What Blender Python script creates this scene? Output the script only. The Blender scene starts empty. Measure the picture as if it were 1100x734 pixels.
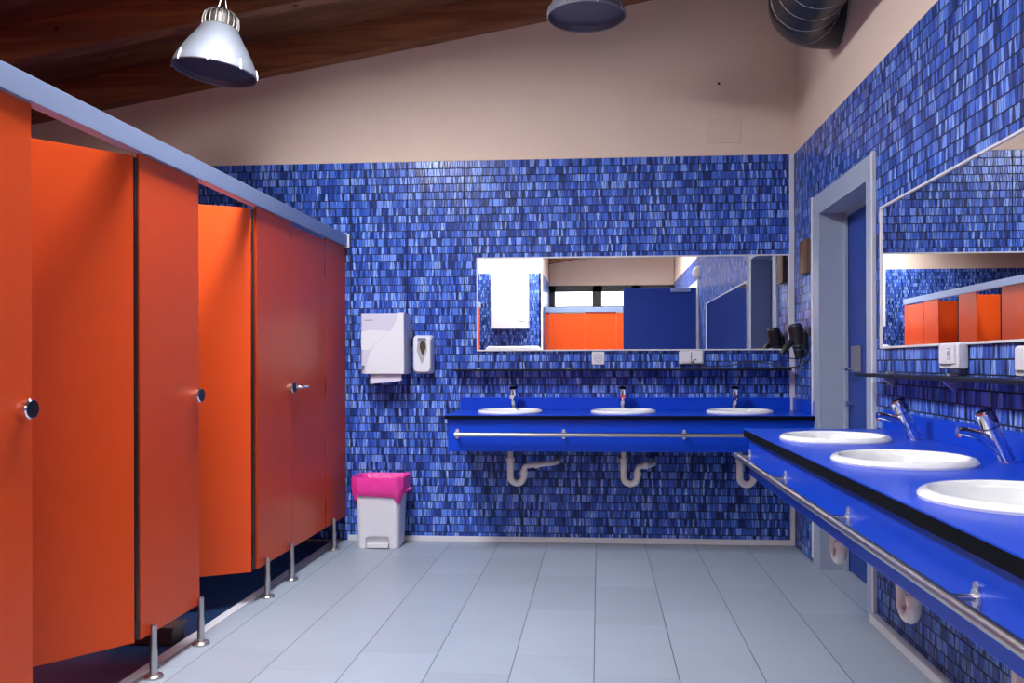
import bpy, bmesh, math, random
from mathutils import Vector, Matrix
random.seed(7)
PI = math.pi
scene = bpy.context.scene
COL = scene.collection

# ------------------------------------------------------------------ node materials
def mat(name, base=(.5, .5, .5), rough=.5, metal=0.0, spec=.5, emit=None, estr=0.0, bump=None, vary=None, trans=0.0, coat=0.0):
    m = bpy.data.materials.new(name); m.use_nodes = True
    nt = m.node_tree; b = nt.nodes['Principled BSDF']
    b.inputs['Base Color'].default_value = (*base, 1)
    b.inputs['Roughness'].default_value = rough
    b.inputs['Metallic'].default_value = metal
    b.inputs['Specular IOR Level'].default_value = spec
    b.inputs['Transmission Weight'].default_value = trans
    b.inputs['Coat Weight'].default_value = coat
    if emit:
        b.inputs['Emission Color'].default_value = (*emit, 1)
        b.inputs['Emission Strength'].default_value = estr
    tc = nt.nodes.new('ShaderNodeTexCoord')
    if vary:      # (scale, amount): slight mottling of the surface's own colour
        n = nt.nodes.new('ShaderNodeTexNoise'); n.inputs['Scale'].default_value = vary[0]; n.inputs['Detail'].default_value = 4
        nt.links.new(tc.outputs['Object'], n.inputs['Vector'])
        r = nt.nodes.new('ShaderNodeMapRange'); r.inputs[3].default_value = 1 - vary[1]; r.inputs[4].default_value = 1 + vary[1]
        nt.links.new(n.outputs['Fac'], r.inputs[0])
        mx = nt.nodes.new('ShaderNodeVectorMath'); mx.operation = 'SCALE'
        mx.inputs[0].default_value = base
        nt.links.new(r.outputs[0], mx.inputs['Scale']); nt.links.new(mx.outputs[0], b.inputs['Base Color'])
    if bump:      # (scale, strength)
        n = nt.nodes.new('ShaderNodeTexNoise'); n.inputs['Scale'].default_value = bump[0]; n.inputs['Detail'].default_value = 3
        nt.links.new(tc.outputs['Object'], n.inputs['Vector'])
        bp = nt.nodes.new('ShaderNodeBump'); bp.inputs['Strength'].default_value = bump[1]; bp.inputs['Distance'].default_value = .01
        nt.links.new(n.outputs['Fac'], bp.inputs['Height']); nt.links.new(bp.outputs[0], b.inputs['Normal'])
    return m

class NT:
    """short-hand for wiring math nodes"""
    def __init__(self, nt): self.nt = nt
    def m(self, op, a, b=None, c=None):
        n = self.nt.nodes.new('ShaderNodeMath'); n.operation = op
        for i, v in enumerate((a, b, c)):
            if v is None: continue
            if isinstance(v, (int, float)): n.inputs[i].default_value = v
            else: self.nt.links.new(v, n.inputs[i])
        return n.outputs[0]
    def smooth(self, v, a, b):
        n = self.nt.nodes.new('ShaderNodeMapRange'); n.interpolation_type = 'SMOOTHSTEP'
        self.nt.links.new(v, n.inputs[0]); n.inputs[1].default_value = a; n.inputs[2].default_value = b
        return n.outputs[0]
    def white(self, *vals):
        c = self.nt.nodes.new('ShaderNodeCombineXYZ')
        for i, v in enumerate(vals):
            if isinstance(v, (int, float)): c.inputs[i].default_value = v
            else: self.nt.links.new(v, c.inputs[i])
        w = self.nt.nodes.new('ShaderNodeTexWhiteNoise'); w.noise_dimensions = '3D'
        self.nt.links.new(c.outputs[0], w.inputs['Vector'])
        return w.outputs['Value']
    def mix(self, fac, a, b):
        n = self.nt.nodes.new('ShaderNodeMix'); n.data_type = 'RGBA'
        self.nt.links.new(fac, n.inputs[0])
        for i, v in ((6, a), (7, b)):
            if isinstance(v, tuple): n.inputs[i].default_value = (*v, 1)
            else: self.nt.links.new(v, n.inputs[i])
        return n.outputs[2]

def mosaic():
    m = bpy.data.materials.new('blue_mosaic_tile'); m.use_nodes = True
    nt = m.node_tree; b = nt.nodes['Principled BSDF']; k = NT(nt)
    g = nt.nodes.new('ShaderNodeNewGeometry'); s = nt.nodes.new('ShaderNodeSeparateXYZ')
    nt.links.new(g.outputs['Position'], s.inputs[0])
    u = k.m('ADD', s.outputs[0], s.outputs[1])
    v = k.m('DIVIDE', k.m('SUBTRACT', s.outputs[2], .008), .0521)
    row = k.m('FLOOR', v); vf = k.m('SUBTRACT', v, row)
    sheet = k.m('DIVIDE', u, .39); sc = k.m('FLOOR', sheet); sf = k.m('SUBTRACT', sheet, sc)
    rr = k.white(row, 3.1, 7.7); rs = k.white(row, sc, 1.3)
    vc = k.m('SUBTRACT', vf, .5)
    wob = k.m('MULTIPLY', k.m('SINE', k.m('ADD', k.m('MULTIPLY', u, 141.0), k.m('MULTIPLY', rr, 6.28))), k.m('MULTIPLY', vc, .44))
    w = k.m('ADD', k.m('ADD', k.m('MULTIPLY', u, 60.0), wob), k.m('MULTIPLY', rr, 411.0))
    vo = nt.nodes.new('ShaderNodeTexVoronoi'); vo.voronoi_dimensions = '1D'; vo.feature = 'DISTANCE_TO_EDGE'; vo.inputs['Scale'].default_value = 1; vo.inputs['Randomness'].default_value = .85
    vd = nt.nodes.new('ShaderNodeTexVoronoi'); vd.voronoi_dimensions = '1D'; vd.feature = 'F1'; vd.inputs['Scale'].default_value = 1; vd.inputs['Randomness'].default_value = .85
    nt.links.new(w, vo.inputs['W']); nt.links.new(w, vd.inputs['W'])
    sep = nt.nodes.new('ShaderNodeSeparateColor'); nt.links.new(vd.outputs['Color'], sep.inputs[0])
    r1, r2 = sep.outputs[0], sep.outputs[1]
    # now and then one broad, nearly square tile
    bu = k.m('ADD', k.m('DIVIDE', u, .118), k.m('MULTIPLY', rr, 5.0)); bi = k.m('FLOOR', bu)
    bw = k.white(bi, row, 9.1)
    cen = k.m('ADD', .5, k.m('MULTIPLY', k.m('SUBTRACT', k.white(bi, row, 4.4), .5), .45))
    bd = k.m('MULTIPLY', k.m('ABSOLUTE', k.m('SUBTRACT', k.m('SUBTRACT', bu, bi), cen)), .118)
    bd = k.m('ADD', bd, k.m('MULTIPLY', vc, k.m('MULTIPLY', k.m('SUBTRACT', k.white(bi, row, 2.2), .5), .010)))
    pick = k.m('LESS_THAN', bw, .34)
    inb = k.m('MULTIPLY', pick, k.m('LESS_THAN', bd, .0205))
    r1 = k.m('ADD', k.m('MULTIPLY', r1, k.m('SUBTRACT', 1.0, inb)), k.m('MULTIPLY', inb, k.m('ADD', .38, k.m('MULTIPLY', k.white(bi, row, 6.6), .50))))
    mv = k.smooth(vo.outputs['Distance'], .05, .15)
    mb = k.smooth(k.m('ABSOLUTE', k.m('SUBTRACT', bd, .0205)), .0010, .0026)
    mv = k.m('ADD', k.m('MULTIPLY', mv, k.m('SUBTRACT', 1.0, inb)), inb)
    mv = k.m('MULTIPLY', mv, k.m('ADD', k.m('SUBTRACT', 1.0, pick), k.m('MULTIPLY', pick, mb)))
    mh = k.smooth(k.m('SUBTRACT', .5, k.m('ABSOLUTE', vc)), .030, .075)
    ms = k.smooth(k.m('SUBTRACT', .5, k.m('ABSOLUTE', k.m('SUBTRACT', sf, .5))), .004, .010)
    mask = k.m('MULTIPLY', k.m('MULTIPLY', mv, mh), ms)
    ramp = nt.nodes.new('ShaderNodeValToRGB'); nt.links.new(r1, ramp.inputs[0])
    e = ramp.color_ramp.elements
    e[0].position = 0; e[0].color = (.011, .030, .15, 1)
    e[1].position = 1; e[1].color = (.28, .46, .96, 1)
    for p, c in ((.18, (.020, .055, .29)), (.30, (.036, .095, .50)), (.55, (.052, .135, .61)), (.72, (.088, .20, .74)), (.86, (.19, .33, .89))):
        x = e.new(p); x.color = (*c, 1)
    # glaze streaks inside one tile
    nz = nt.nodes.new('ShaderNodeTexNoise'); nz.inputs['Scale'].default_value = 1; nz.inputs['Detail'].default_value = 2
    cb = nt.nodes.new('ShaderNodeCombineXYZ'); nt.links.new(k.m('MULTIPLY', u, 190), cb.inputs[0]); nt.links.new(k.m('MULTIPLY', s.outputs[2], 16), cb.inputs[1]); nt.links.new(row, cb.inputs[2])
    nt.links.new(cb.outputs[0], nz.inputs['Vector'])
    mul = nt.nodes.new('ShaderNodeVectorMath'); mul.operation = 'SCALE'
    nt.links.new(ramp.outputs[0], mul.inputs[0]); nt.links.new(k.m('ADD', .55, k.m('MULTIPLY', nz.outputs['Fac'], .9)), mul.inputs['Scale'])
    nt.links.new(k.mix(mask, (.003, .006, .020), mul.outputs[0]), b.inputs['Base Color'])
    nt.links.new(k.m('SUBTRACT', .75, k.m('MULTIPLY', mask, .50)), b.inputs['Roughness'])
    tilt = k.m('ADD', k.m('MULTIPLY', k.m('SUBTRACT', r2, .5), k.m('MULTIPLY', vc, .8)), k.m('MULTIPLY', mask, .5))
    bp = nt.nodes.new('ShaderNodeBump'); bp.inputs['Strength'].default_value = .55; bp.inputs['Distance'].default_value = .004
    nt.links.new(tilt, bp.inputs['Height']); nt.links.new(bp.outputs[0], b.inputs['Normal'])
    b.inputs['Specular IOR Level'].default_value = .32
    return m

def floor_tile():
    m = bpy.data.materials.new('grey_floor_tile'); m.use_nodes = True
    nt = m.node_tree; b = nt.nodes['Principled BSDF']; k = NT(nt)
    g = nt.nodes.new('ShaderNodeNewGeometry'); s = nt.nodes.new('ShaderNodeSeparateXYZ')
    nt.links.new(g.outputs['Position'], s.inputs[0])
    u = k.m('DIVIDE', k.m('ADD', s.outputs[0], .345), .3225); c = k.m('FLOOR', u); uf = k.m('SUBTRACT', u, c)
    par = k.m('FLOORED_MODULO', c, 2)
    v = k.m('DIVIDE', k.m('ADD', k.m('SUBTRACT', s.outputs[1], 3.418), k.m('MULTIPLY', par, -.215 + .43)), .643)
    # alternate columns shifted by a third of a tile
    r = k.m('FLOOR', v); vf = k.m('SUBTRACT', v, r)
    du = k.m('MULTIPLY', k.m('SUBTRACT', .5, k.m('ABSOLUTE', k.m('SUBTRACT', uf, .5))), .3225)
    dv = k.m('MULTIPLY', k.m('SUBTRACT', .5, k.m('ABSOLUTE', k.m('SUBTRACT', vf, .5))), .643)
    mu = k.smooth(du, .0008, .0030); mv = k.smooth(dv, .0004, .0018)
    mvv = k.m('ADD', .55, k.m('MULTIPLY', mv, .45))
    mask = k.m('MULTIPLY', mu, mvv)
    rnd = k.white(c, r, .5)
    nz = nt.nodes.new('ShaderNodeTexNoise'); nz.inputs['Scale'].default_value = 5; nz.inputs['Detail'].default_value = 6; nt.links.new(g.outputs['Position'], nz.inputs['Vector'])
    f = k.m('ADD', .86, k.m('ADD', k.m('MULTIPLY', rnd, .12), k.m('MULTIPLY', nz.outputs['Fac'], .16)))
    mul = nt.nodes.new('ShaderNodeVectorMath'); mul.operation = 'SCALE'; mul.inputs[0].default_value = (.33, .38, .46); nt.links.new(f, mul.inputs['Scale'])
    nt.links.new(k.mix(mask, (.09, .10, .125), mul.outputs[0]), b.inputs['Base Color'])
    nt.links.new(k.m('ADD', .34, k.m('MULTIPLY', nz.outputs['Fac'], .14)), b.inputs['Roughness'])
    bp = nt.nodes.new('ShaderNodeBump'); bp.inputs['Strength'].default_value = .25; bp.inputs['Distance'].default_value = .002
    nt.links.new(mask, bp.inputs['Height']); nt.links.new(bp.outputs[0], b.inputs['Normal'])
    return m

def wood(name, c0, c1, sx, sy, sz):
    m = bpy.data.materials.new(name); m.use_nodes = True
    nt = m.node_tree; b = nt.nodes['Principled BSDF']; k = NT(nt)
    tc = nt.nodes.new('ShaderNodeTexCoord'); mp = nt.nodes.new('ShaderNodeMapping'); mp.inputs['Scale'].default_value = (sx, sy, sz)
    nt.links.new(tc.outputs['Object'], mp.inputs[0])
    nz = nt.nodes.new('ShaderNodeTexNoise'); nz.inputs['Scale'].default_value = 1; nz.inputs['Detail'].default_value = 6; nz.inputs['Distortion'].default_value = .6
    nt.links.new(mp.outputs[0], nz.inputs['Vector'])
    vo = nt.nodes.new('ShaderNodeTexVoronoi'); vo.inputs['Scale'].default_value = 3.4; nt.links.new(tc.outputs['Object'], vo.inputs['Vector'])
    knot = k.smooth(vo.outputs['Distance'], .035, .075)
    col = k.mix(k.smooth(nz.outputs['Fac'], .3, .7), c0, c1)
    nt.links.new(k.mix(knot, tuple(x * .18 for x in c0), col), b.inputs['Base Color'])
    b.inputs['Roughness'].default_value = .6
    return m

M = dict(
    mosaic=mosaic(), floor=floor_tile(),
    plaster=mat('beige_plaster', (.80, .62, .505), .9, bump=(60, .06), vary=(3, .04)),
    plate=mat('beige_paint_plate', (.765, .59, .48), .8),
    wood=wood('brown_ceiling_wood', (.20, .075, .028), (.40, .155, .055), 1.2, 22, 22),
    plank=wood('brown_ceiling_plank', (.15, .058, .024), (.30, .115, .042), 1.2, 14, 8),
    orange=mat('orange_laminate', (.72, .075, .008), .36, spec=.3, vary=(2, .02)),
    blue=mat('blue_laminate', (.004, .056, .58), .30, spec=.22, vary=(2.5, .03), bump=(220, .02)),
    blue_door=mat('blue_door_laminate', (.008, .042, .28), .45),
    blackcore=mat('black_laminate_core', (.004, .005, .008), .7, spec=.05),
    frame=mat('grey_blue_steel_paint', (.34, .39, .50), .42),
    rail=mat('light_blue_grey_aluminium', (.30, .38, .58), .42, metal=.35),
    alu=mat('brushed_aluminium', (.78, .78, .80), .33, metal=.85),
    white_alu=mat('pale_aluminium_trim', (.70, .70, .74), .42),
    chrome=mat('chrome', (.82, .83, .86), .10, metal=1),
    steel=mat('satin_steel', (.52, .50, .49), .30, metal=1),
    mirror=mat('mirror_glass', (.93, .95, .96), .0, metal=1),
    porcelain=mat('white_porcelain', (.85, .86, .88), .12, coat=.3),
    plastic=mat('white_plastic', (.76, .755, .81), .35),
    plastic2=mat('lavender_grey_plastic', (.62, .60, .74), .30),
    paper=mat('paper_towel', (.66, .61, .74), .9),
    grey=mat('grey_print', (.16, .16, .22), .6),
    black=mat('black_plastic', (.010, .010, .013), .30),
    rubber=mat('black_cord_rubber', (.009, .009, .011), .5),
    duct=mat('black_duct_metal', (.010, .011, .015), .36, spec=.4),
    ductrib=mat('grey_duct_seam', (.42, .42, .44), .4, metal=.6),
    pink=mat('pink_bin_liner', (.86, .045, .36), .36, bump=(13, .9)),
    pipe=mat('white_drain_pipe', (.76, .73, .73), .4),
    amber=mat('dispenser_window', (.075, .055, .04), .08),
    glassgrey=mat('grey_clear_plastic', (.42, .42, .46), .12),
    shelf=mat('dark_shelf', (.006, .009, .022), .5, spec=.2),
    plaque=wood('dark_wood_plaque', (.09, .045, .022), (.19, .10, .05), 20, 20, 4),
    inner=mat('lamp_inner_grey', (.10, .10, .14), .45, metal=.2),
    lampmetal=mat('grey_lamp_metal', (.30, .32, .38), .42, metal=.55),
    lampcage=mat('lamp_housing_metal', (.16, .14, .13), .45, metal=.5),
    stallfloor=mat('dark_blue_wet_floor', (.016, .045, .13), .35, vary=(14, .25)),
    sill=mat('white_stone_sill', (.66, .68, .74), .6),
    brownstone=mat('brown_stone_step', (.10, .070, .062), .6, vary=(25, .3)),
    dark=mat('dark_frame', (.035, .032, .035), .5),
    pane=mat('bright_daylight_pane', (.8, .8, .8), .5, emit=(.90, .95, 1.0), estr=1.0),
    sky=mat('skylight_daylight_pane', (.8, .8, .8), .5, emit=(.93, .96, 1.0), estr=1.0),
    sky2=mat('added_rear_skylight_pane', (.8, .8, .8), .5, emit=(.98, .97, .94), estr=1.0),
    sky3=mat('added_middle_skylight_pane', (.8, .8, .8), .5, emit=(.93, .96, 1.0), estr=1.0),
    sconce=mat('cream_glass_shade', (.85, .82, .70), .3),
)
M['pane'].node_tree.nodes['Principled BSDF'].inputs['Emission Strength'].default_value = 9
M['sky'].node_tree.nodes['Principled BSDF'].inputs['Emission Strength'].default_value = 112
M['sky3'].node_tree.nodes['Principled BSDF'].inputs['Emission Strength'].default_value = 58
M['sky2'].node_tree.nodes['Principled BSDF'].inputs['Emission Strength'].default_value = 38

# ------------------------------------------------------------------ mesh helpers
def V(*a): return Vector(a)
def box(bm, x0, x1, y0, y1, z0, z1, bev=0.0, seg=2):
    vs = [bm.verts.new((x, y, z)) for x in (x0, x1) for y in (y0, y1) for z in (z0, z1)]
    f = [(0, 1, 3, 2), (4, 6, 7, 5), (0, 4, 5, 1), (2, 3, 7, 6), (0, 2, 6, 4), (1, 5, 7, 3)]
    fs = [bm.faces.new([vs[i] for i in q]) for q in f]
    if bev:
        es = list({e for q in fs for e in q.edges})
        bmesh.ops.bevel(bm, geom=es, offset=bev, segments=seg, profile=.5, affect='EDGES')
    return bm
def ring(bm, c, r, n, ax, ay):
    return [bm.verts.new(c + ax * (math.cos(2 * PI * i / n) * r) + ay * (math.sin(2 * PI * i / n) * r)) for i in range(n)]
def bridge(bm, a, b):
    n = len(a)
    for i in range(n): bm.faces.new((a[i], a[(i + 1) % n], b[(i + 1) % n], b[i]))
def tube(bm, pts, r, n=12, caps=True):
    """round tube along a polyline; r a number or one radius per point"""
    pts = [Vector(p) for p in pts]; N = len(pts)
    rs = r if isinstance(r, (list, tuple)) else [r] * N
    t0 = (pts[1] - pts[0]).normalized()
    up = Vector((0, 0, 1)) if abs(t0.z) < .9 else Vector((1, 0, 0))
    ax = t0.cross(up).normalized(); last = None; prev = t0; first = None
    for i in range(N):
        if i == 0: t = t0
        elif i == N - 1: t = (pts[i] - pts[i - 1]).normalized()
        else: t = ((pts[i] - pts[i - 1]).normalized() + (pts[i + 1] - pts[i]).normalized()).normalized()
        q = prev.rotation_difference(t); ax = (q @ ax).normalized(); prev = t
        ay = t.cross(ax).normalized()
        rg = ring(bm, pts[i], rs[i], n, ax, ay)
        if last: bridge(bm, last, rg)
        else: first = rg
        last = rg
    if caps:
        bm.faces.new(first[::-1]); bm.faces.new(last)
    return bm
def cyl(bm, a, b, r, n=20, r2=None): return tube(bm, [a, b], [r, r if r2 is None else r2], n)
def lathe(bm, prof, c=(0, 0, 0), n=32, close=False, sx=1, sy=1):
    c = Vector(c); rings = []
    for r, z in prof:
        if r < 1e-6: rings.append([bm.verts.new(c + V(0, 0, z))])
        else: rings.append([bm.verts.new(c + V(math.cos(2 * PI * i / n) * r * sx, math.sin(2 * PI * i / n) * r * sy, z)) for i in range(n)])
    prs = list(zip(rings, rings[1:])) + ([(rings[-1], rings[0])] if close else [])
    for a, b in prs:
        if len(a) == 1 and len(b) == 1: continue
        if len(a) == 1:
            for i in range(n): bm.faces.new((a[0], b[(i + 1) % n], b[i]))
        elif len(b) == 1:
            for i in range(n): bm.faces.new((a[i], a[(i + 1) % n], b[0]))
        else: bridge(bm, a, b)
    return bm
def prism(bm, poly, axis, d0, d1, bev=0):
    """poly in the plane across axis ('x': (y,z); 'y': (x,z); 'z': (x,y)), extruded d0..d1"""
    def P(p, d): return {'x': (d, p[0], p[1]), 'y': (p[0], d, p[1]), 'z': (p[0], p[1], d)}[axis]
    a = [bm.verts.new(P(p, d0)) for p in poly]; b = [bm.verts.new(P(p, d1)) for p in poly]
    f0 = bm.faces.new(a); f1 = bm.faces.new(b[::-1]); n = len(poly)
    for i in range(n): bm.faces.new((a[i], b[i], b[(i + 1) % n], a[(i + 1) % n]))
    if bev: bmesh.ops.bevel(bm, geom=list(f1.edges), offset=bev, segments=2, profile=.5, affect='EDGES')
    return bm
def holed(bm, outer, holes, z0, z1, n=40):
    """flat slab with round holes: outer = list of (x,y); holes = list of (x,y,r)"""
    es = []
    def loop(pts):
        vs = [bm.verts.new((x, y, z1)) for x, y in pts]
        for i in range(len(vs)): es.append(bm.edges.new((vs[i], vs[(i + 1) % len(vs)])))
    loop(outer)
    for x, y, r in holes: loop([(x + math.cos(2 * PI * i / n) * r, y + math.sin(2 * PI * i / n) * r) for i in range(n)])
    g = bmesh.ops.triangle_fill(bm, edges=es, use_beauty=True, use_dissolve=False, normal=(0, 0, 1))
    fs = [f for f in g['geom'] if isinstance(f, bmesh.types.BMFace)]
    ex = bmesh.ops.extrude_face_region(bm, geom=fs)
    for v in [v for v in ex['geom'] if isinstance(v, bmesh.types.BMVert)]: v.co.z = z0
    return bm
def rrect(w, d, r, n=5):
    pts = []
    for cx, cy, a0 in ((w / 2 - r, d / 2 - r, 0), (-w / 2 + r, d / 2 - r, PI / 2), (-w / 2 + r, -d / 2 + r, PI), (w / 2 - r, -d / 2 + r, 1.5 * PI)):
        for i in range(n + 1):
            a = a0 + PI / 2 * i / n; pts.append((cx + math.cos(a) * r, cy + math.sin(a) * r))
    return pts
def loft(bm, rings, cap0=True, cap1=True):
    rs = [[bm.verts.new(p) for p in r] for r in rings]
    for a, b in zip(rs, rs[1:]): bridge(bm, a, b)
    if cap0: bm.faces.new(rs[0][::-1])
    if cap1: bm.faces.new(rs[-1])
    return bm
def spline(pts, n=8):
    P = [Vector(p) for p in pts]; P = [P[0] * 2 - P[1]] + P + [P[-1] * 2 - P[-2]]; out = []
    for i in range(1, len(P) - 2):
        for j in range(n):
            t = j / n; a, b, c, d = P[i - 1:i + 3]
            out.append(.5 * ((2 * b) + (c - a) * t + (2 * a - 5 * b + 4 * c - d) * t * t + (3 * b - a - 3 * c + d) * t ** 3))
    out.append(P[-2]); return out

def obj(name, bm, m, parent=None, angle=35):
    bmesh.ops.recalc_face_normals(bm, faces=bm.faces[:])
    me = bpy.data.meshes.new(name); bm.to_mesh(me); bm.free()
    ms = m if isinstance(m, (list, tuple)) else [m]
    for x in ms: me.materials.append(M[x] if isinstance(x, str) else x)
    me.shade_smooth(); me.set_sharp_from_angle(angle=math.radians(angle))
    o = bpy.data.objects.new(name, me); COL.objects.link(o)
    wn = o.modifiers.new('weighted_normal', 'WEIGHTED_NORMAL'); wn.keep_sharp = True; wn.weight = 100
    if parent is not None: o.parent = parent
    return o
def B(): return bmesh.new()
def thing(name, label, cat, loc=(0, 0, 0), rz=0, group=None):
    o = bpy.data.objects.new(name, None); COL.objects.link(o); o.empty_display_size = .1
    o.location = loc; o.rotation_euler = (0, 0, rz); o['label'] = label; o['category'] = cat
    if group: o['group'] = group
    return o
def tag(o, label, cat, group=None):
    o['label'] = label; o['category'] = cat
    if group: o['group'] = group
    return o
def dup(root, loc, rz, label, group=None):
    r = root.copy(); COL.objects.link(r); r.location = loc; r.rotation_euler = (0, 0, rz); r['label'] = label
    if group: r['group'] = group
    for ch in list(root.children):
        c = ch.copy(); COL.objects.link(c); c.parent = r
        for g in list(ch.children):
            d = g.copy(); COL.objects.link(d); d.parent = c
    return r
def struct(name, bm, m, parent=None, label=None):
    o = obj(name, bm, m, parent)
    if parent is None:
        o['kind'] = 'structure'; o['category'] = name.split('_')[0].split('.')[0]
        if label: o['label'] = label
    return o
def setmat(bm, f0, idx):
    bm.faces.ensure_lookup_table()
    for f in bm.faces[f0:]: f.material_index = idx

# ------------------------------------------------------------------ the room
YB, XR, XL, YR = 5.58, 1.275, -4.70, -3.25       # back, right, left, rear wall faces
TT = 2.558                                        # top of the tiling
SL = .1685
def zc(x): return 3.535 + SL * x                  # underside of the rafters

bm = B(); box(bm, -1.752, XR + .6, YR - .2, YB + .2, -.1, 0)
struct('floor', bm, 'floor', label='grey blue rectangular floor tiles laid in staggered columns')
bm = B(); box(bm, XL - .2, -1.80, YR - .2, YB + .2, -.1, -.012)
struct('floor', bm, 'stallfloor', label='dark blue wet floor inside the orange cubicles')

# back wall: tiled below, plastered above
bm = B(); box(bm, XL - .2, XR + .5, YB + .008, YB + .2, -.1, 4.6); setmat(bm, 0, 0)
n = len(bm.faces); box(bm, XL - .2, XR, YB, YB + .05, 0, TT); setmat(bm, n, 1)
struct('wall_back', bm, ['plaster', 'mosaic'], label='back wall with blue mosaic tiles under beige plaster')
bm = B(); box(bm, XL - .2, XL, YR - .2, YB, -.1, 4.6); setmat(bm, 0, 0)
n = len(bm.faces); box(bm, XL - .05, XL + .008, YR, YB, 0, TT); setmat(bm, n, 1)
struct('wall_left', bm, ['plaster', 'mosaic'], label='left wall behind the cubicles')

# right wall with two door openings
D1a, D1b, D2a, D2b, DH = 4.02, 5.0, -.80, .20, 2.11
bm = B()
for y0, y1, z0, z1 in ((D1b, YB + .2, -.1, TT), (D2b, D1a, -.1, TT), (YR - .2, D2a, -.1, TT), (D1a, D1b, DH, TT), (D2a, D2b, 2.20, TT)):
    box(bm, XR, XR + .22, y0, y1, z0, z1)
setmat(bm, 0, 1); n = len(bm.faces)
box(bm, XR + .008, XR + .22, YR - .2, YB + .2, TT, 4.6); setmat(bm, n, 0)
struct('wall_right', bm, ['plaster', 'mosaic'], label='right wall with blue mosaic tiles under beige plaster')
# rear: window wall, and the short tiled wall that stands forward of it
bm = B()
box(bm, -.85, XR, YR - .2, YR, -.1, 2.14); box(bm, -.85, XR, YR - .2, YR, 2.52, 4.6)
struct('wall_rear', bm, 'plaster', label='rear wall with a strip of high windows')
bm = B(); box(bm, XL - .2, -.858, YR - .2, -1.508, -.1, 4.6); setmat(bm, 0, 0)
n = len(bm.faces); box(bm, XL, -.85, -1.56, -1.50, 0, TT); box(bm, -.90, -.85, YR, -1.50, 0, TT); setmat(bm, n, 1)
struct('wall_rear', bm, ['plaster', 'mosaic'], label='short tiled wall at the rear left')

# high rear windows
for i, (x0, x1) in enumerate(((-.85, -.05), (-.05, .62), (.62, XR))):
    bm = B()
    box(bm, x0, x0 + .10, YR - .06, YR + .01, 2.14, 2.52); box(bm, x1 - .06, x1, YR - .06, YR + .01, 2.14, 2.52)
    box(bm, x0, x1, YR - .06, YR + .01, 2.41, 2.52); box(bm, x0, x1, YR - .06, YR + .01, 2.14, 2.17)
    w = struct('window_%d' % (i + 1), bm, 'dark', label='dark framed high window in the rear wall')
    bm = B(); box(bm, x0 + .08, x1 - .05, YR - .05, YR - .045, 2.15, 2.43); obj('pane', bm, 'pane', w)

# ceiling of brown boards with unseen roof windows placed to light the room, rafters below it
RD = .20
RY = [5.48 - .85 * i for i in range(11)]
SKY = [(-1.76, -1.26, RY[3] + .10, RY[2]), (-1.9, .9, RY[8] + .10, RY[7]), (-1.70, -1.20, RY[4] + .10, RY[3])]  # out of view; second shaped to brighten the rear, third added for the doors
bm = B()
def slab(bm, x0, x1, y0, y1, o0, o1):
    prism(bm, [(x0, zc(x0) + o0), (x1, zc(x1) + o0), (x1, zc(x1) + o1), (x0, zc(x0) + o1)], 'y', y0, y1)
ys = sorted({YR - .1, YB + .1} | {y for q in SKY for y in q[2:]})
for ya, yb in zip(ys, ys[1:]):
    hole = [q for q in SKY if abs(q[2] - ya) < 1e-6 and yb - ya > .2]
    if hole:
        slab(bm, XL - .1, hole[0][0], ya, yb, RD, RD + .05); slab(bm, hole[0][1], XR + .1, ya, yb, RD, RD + .05)
    else: slab(bm, XL - .1, XR + .1, ya, yb, RD, RD + .05)
ceil = struct('ceiling', bm, 'plank', label='sloping ceiling of dark brown boards on rafters')
for y in RY:
    if y < YR: continue
    bm = B(); slab(bm, XL - .05, XR, y, y + .10, 0, RD); obj('rafter', bm, 'wood', ceil)
bm = B(); slab(bm, -.85, XR, YR + .01, YR + .14, -.50, RD); obj('rear_beam', bm, 'wood', ceil)
for i, (x0, x1, y0, y1) in enumerate(SKY):
    bm = B()
    slab(bm, x0, x0 + .03, y0, y1, -.02, RD + .12); slab(bm, x1 - .03, x1, y0, y1, -.02, RD + .12)
    slab(bm, x0, x1, y0, y0 + .025, -.02, RD + .12); slab(bm, x0, x1, y1 - .025, y1, -.02, RD + .12)
    w = struct('window_%d' % (i + 4), bm, 'white_alu', label='unseen roof window with an opal pane, placed to light the room')
    bm = B(); slab(bm, x0 + .02, x1 - .02, y0 + .02, y1 - .02, *((.0, .008) if i != 1 else (RD + .03, RD + .038))); obj('pane', bm, ('sky', 'sky2', 'sky3')[i], w)

# trims
bm = B(); box(bm, -.875, -.846, -1.525, -1.496, 0, TT + .3, .003); struct('trim_4', bm, 'white_alu', label='pale corner strip on the end of the rear left wall')
bm = B(); box(bm, -1.70, XR - .002, YB - .018, YB, 0, .036, .004); struct('baseboard_back', bm, 'white_alu', label='pale metal skirting strip along the back wall')
bm = B(); box(bm, 1.238, XR, -.7 + .9, 3.955, 0, .040, .004); struct('baseboard_right', bm, 'white_alu', label='pale metal skirting strip under the right counter')
bm = B(); box(bm, 1.243, 1.273, YB - .016, YB + .006, .036, TT + .006, .003); struct('trim_1', bm, 'white_alu', label='pale vertical corner strip between back and right walls')
bm = B(); box(bm, -1.7, 1.243, YB - .003, YB + .009, TT, TT + .006); struct('trim_2', bm, 'plate', label='thin edge strip above the back wall tiles')
bm = B(); box(bm, -1.80, -1.752, -1.4, YB, -.012, .004); struct('trim_3', bm, 'sill', label='white stone threshold strip under the cubicle fronts')

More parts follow.
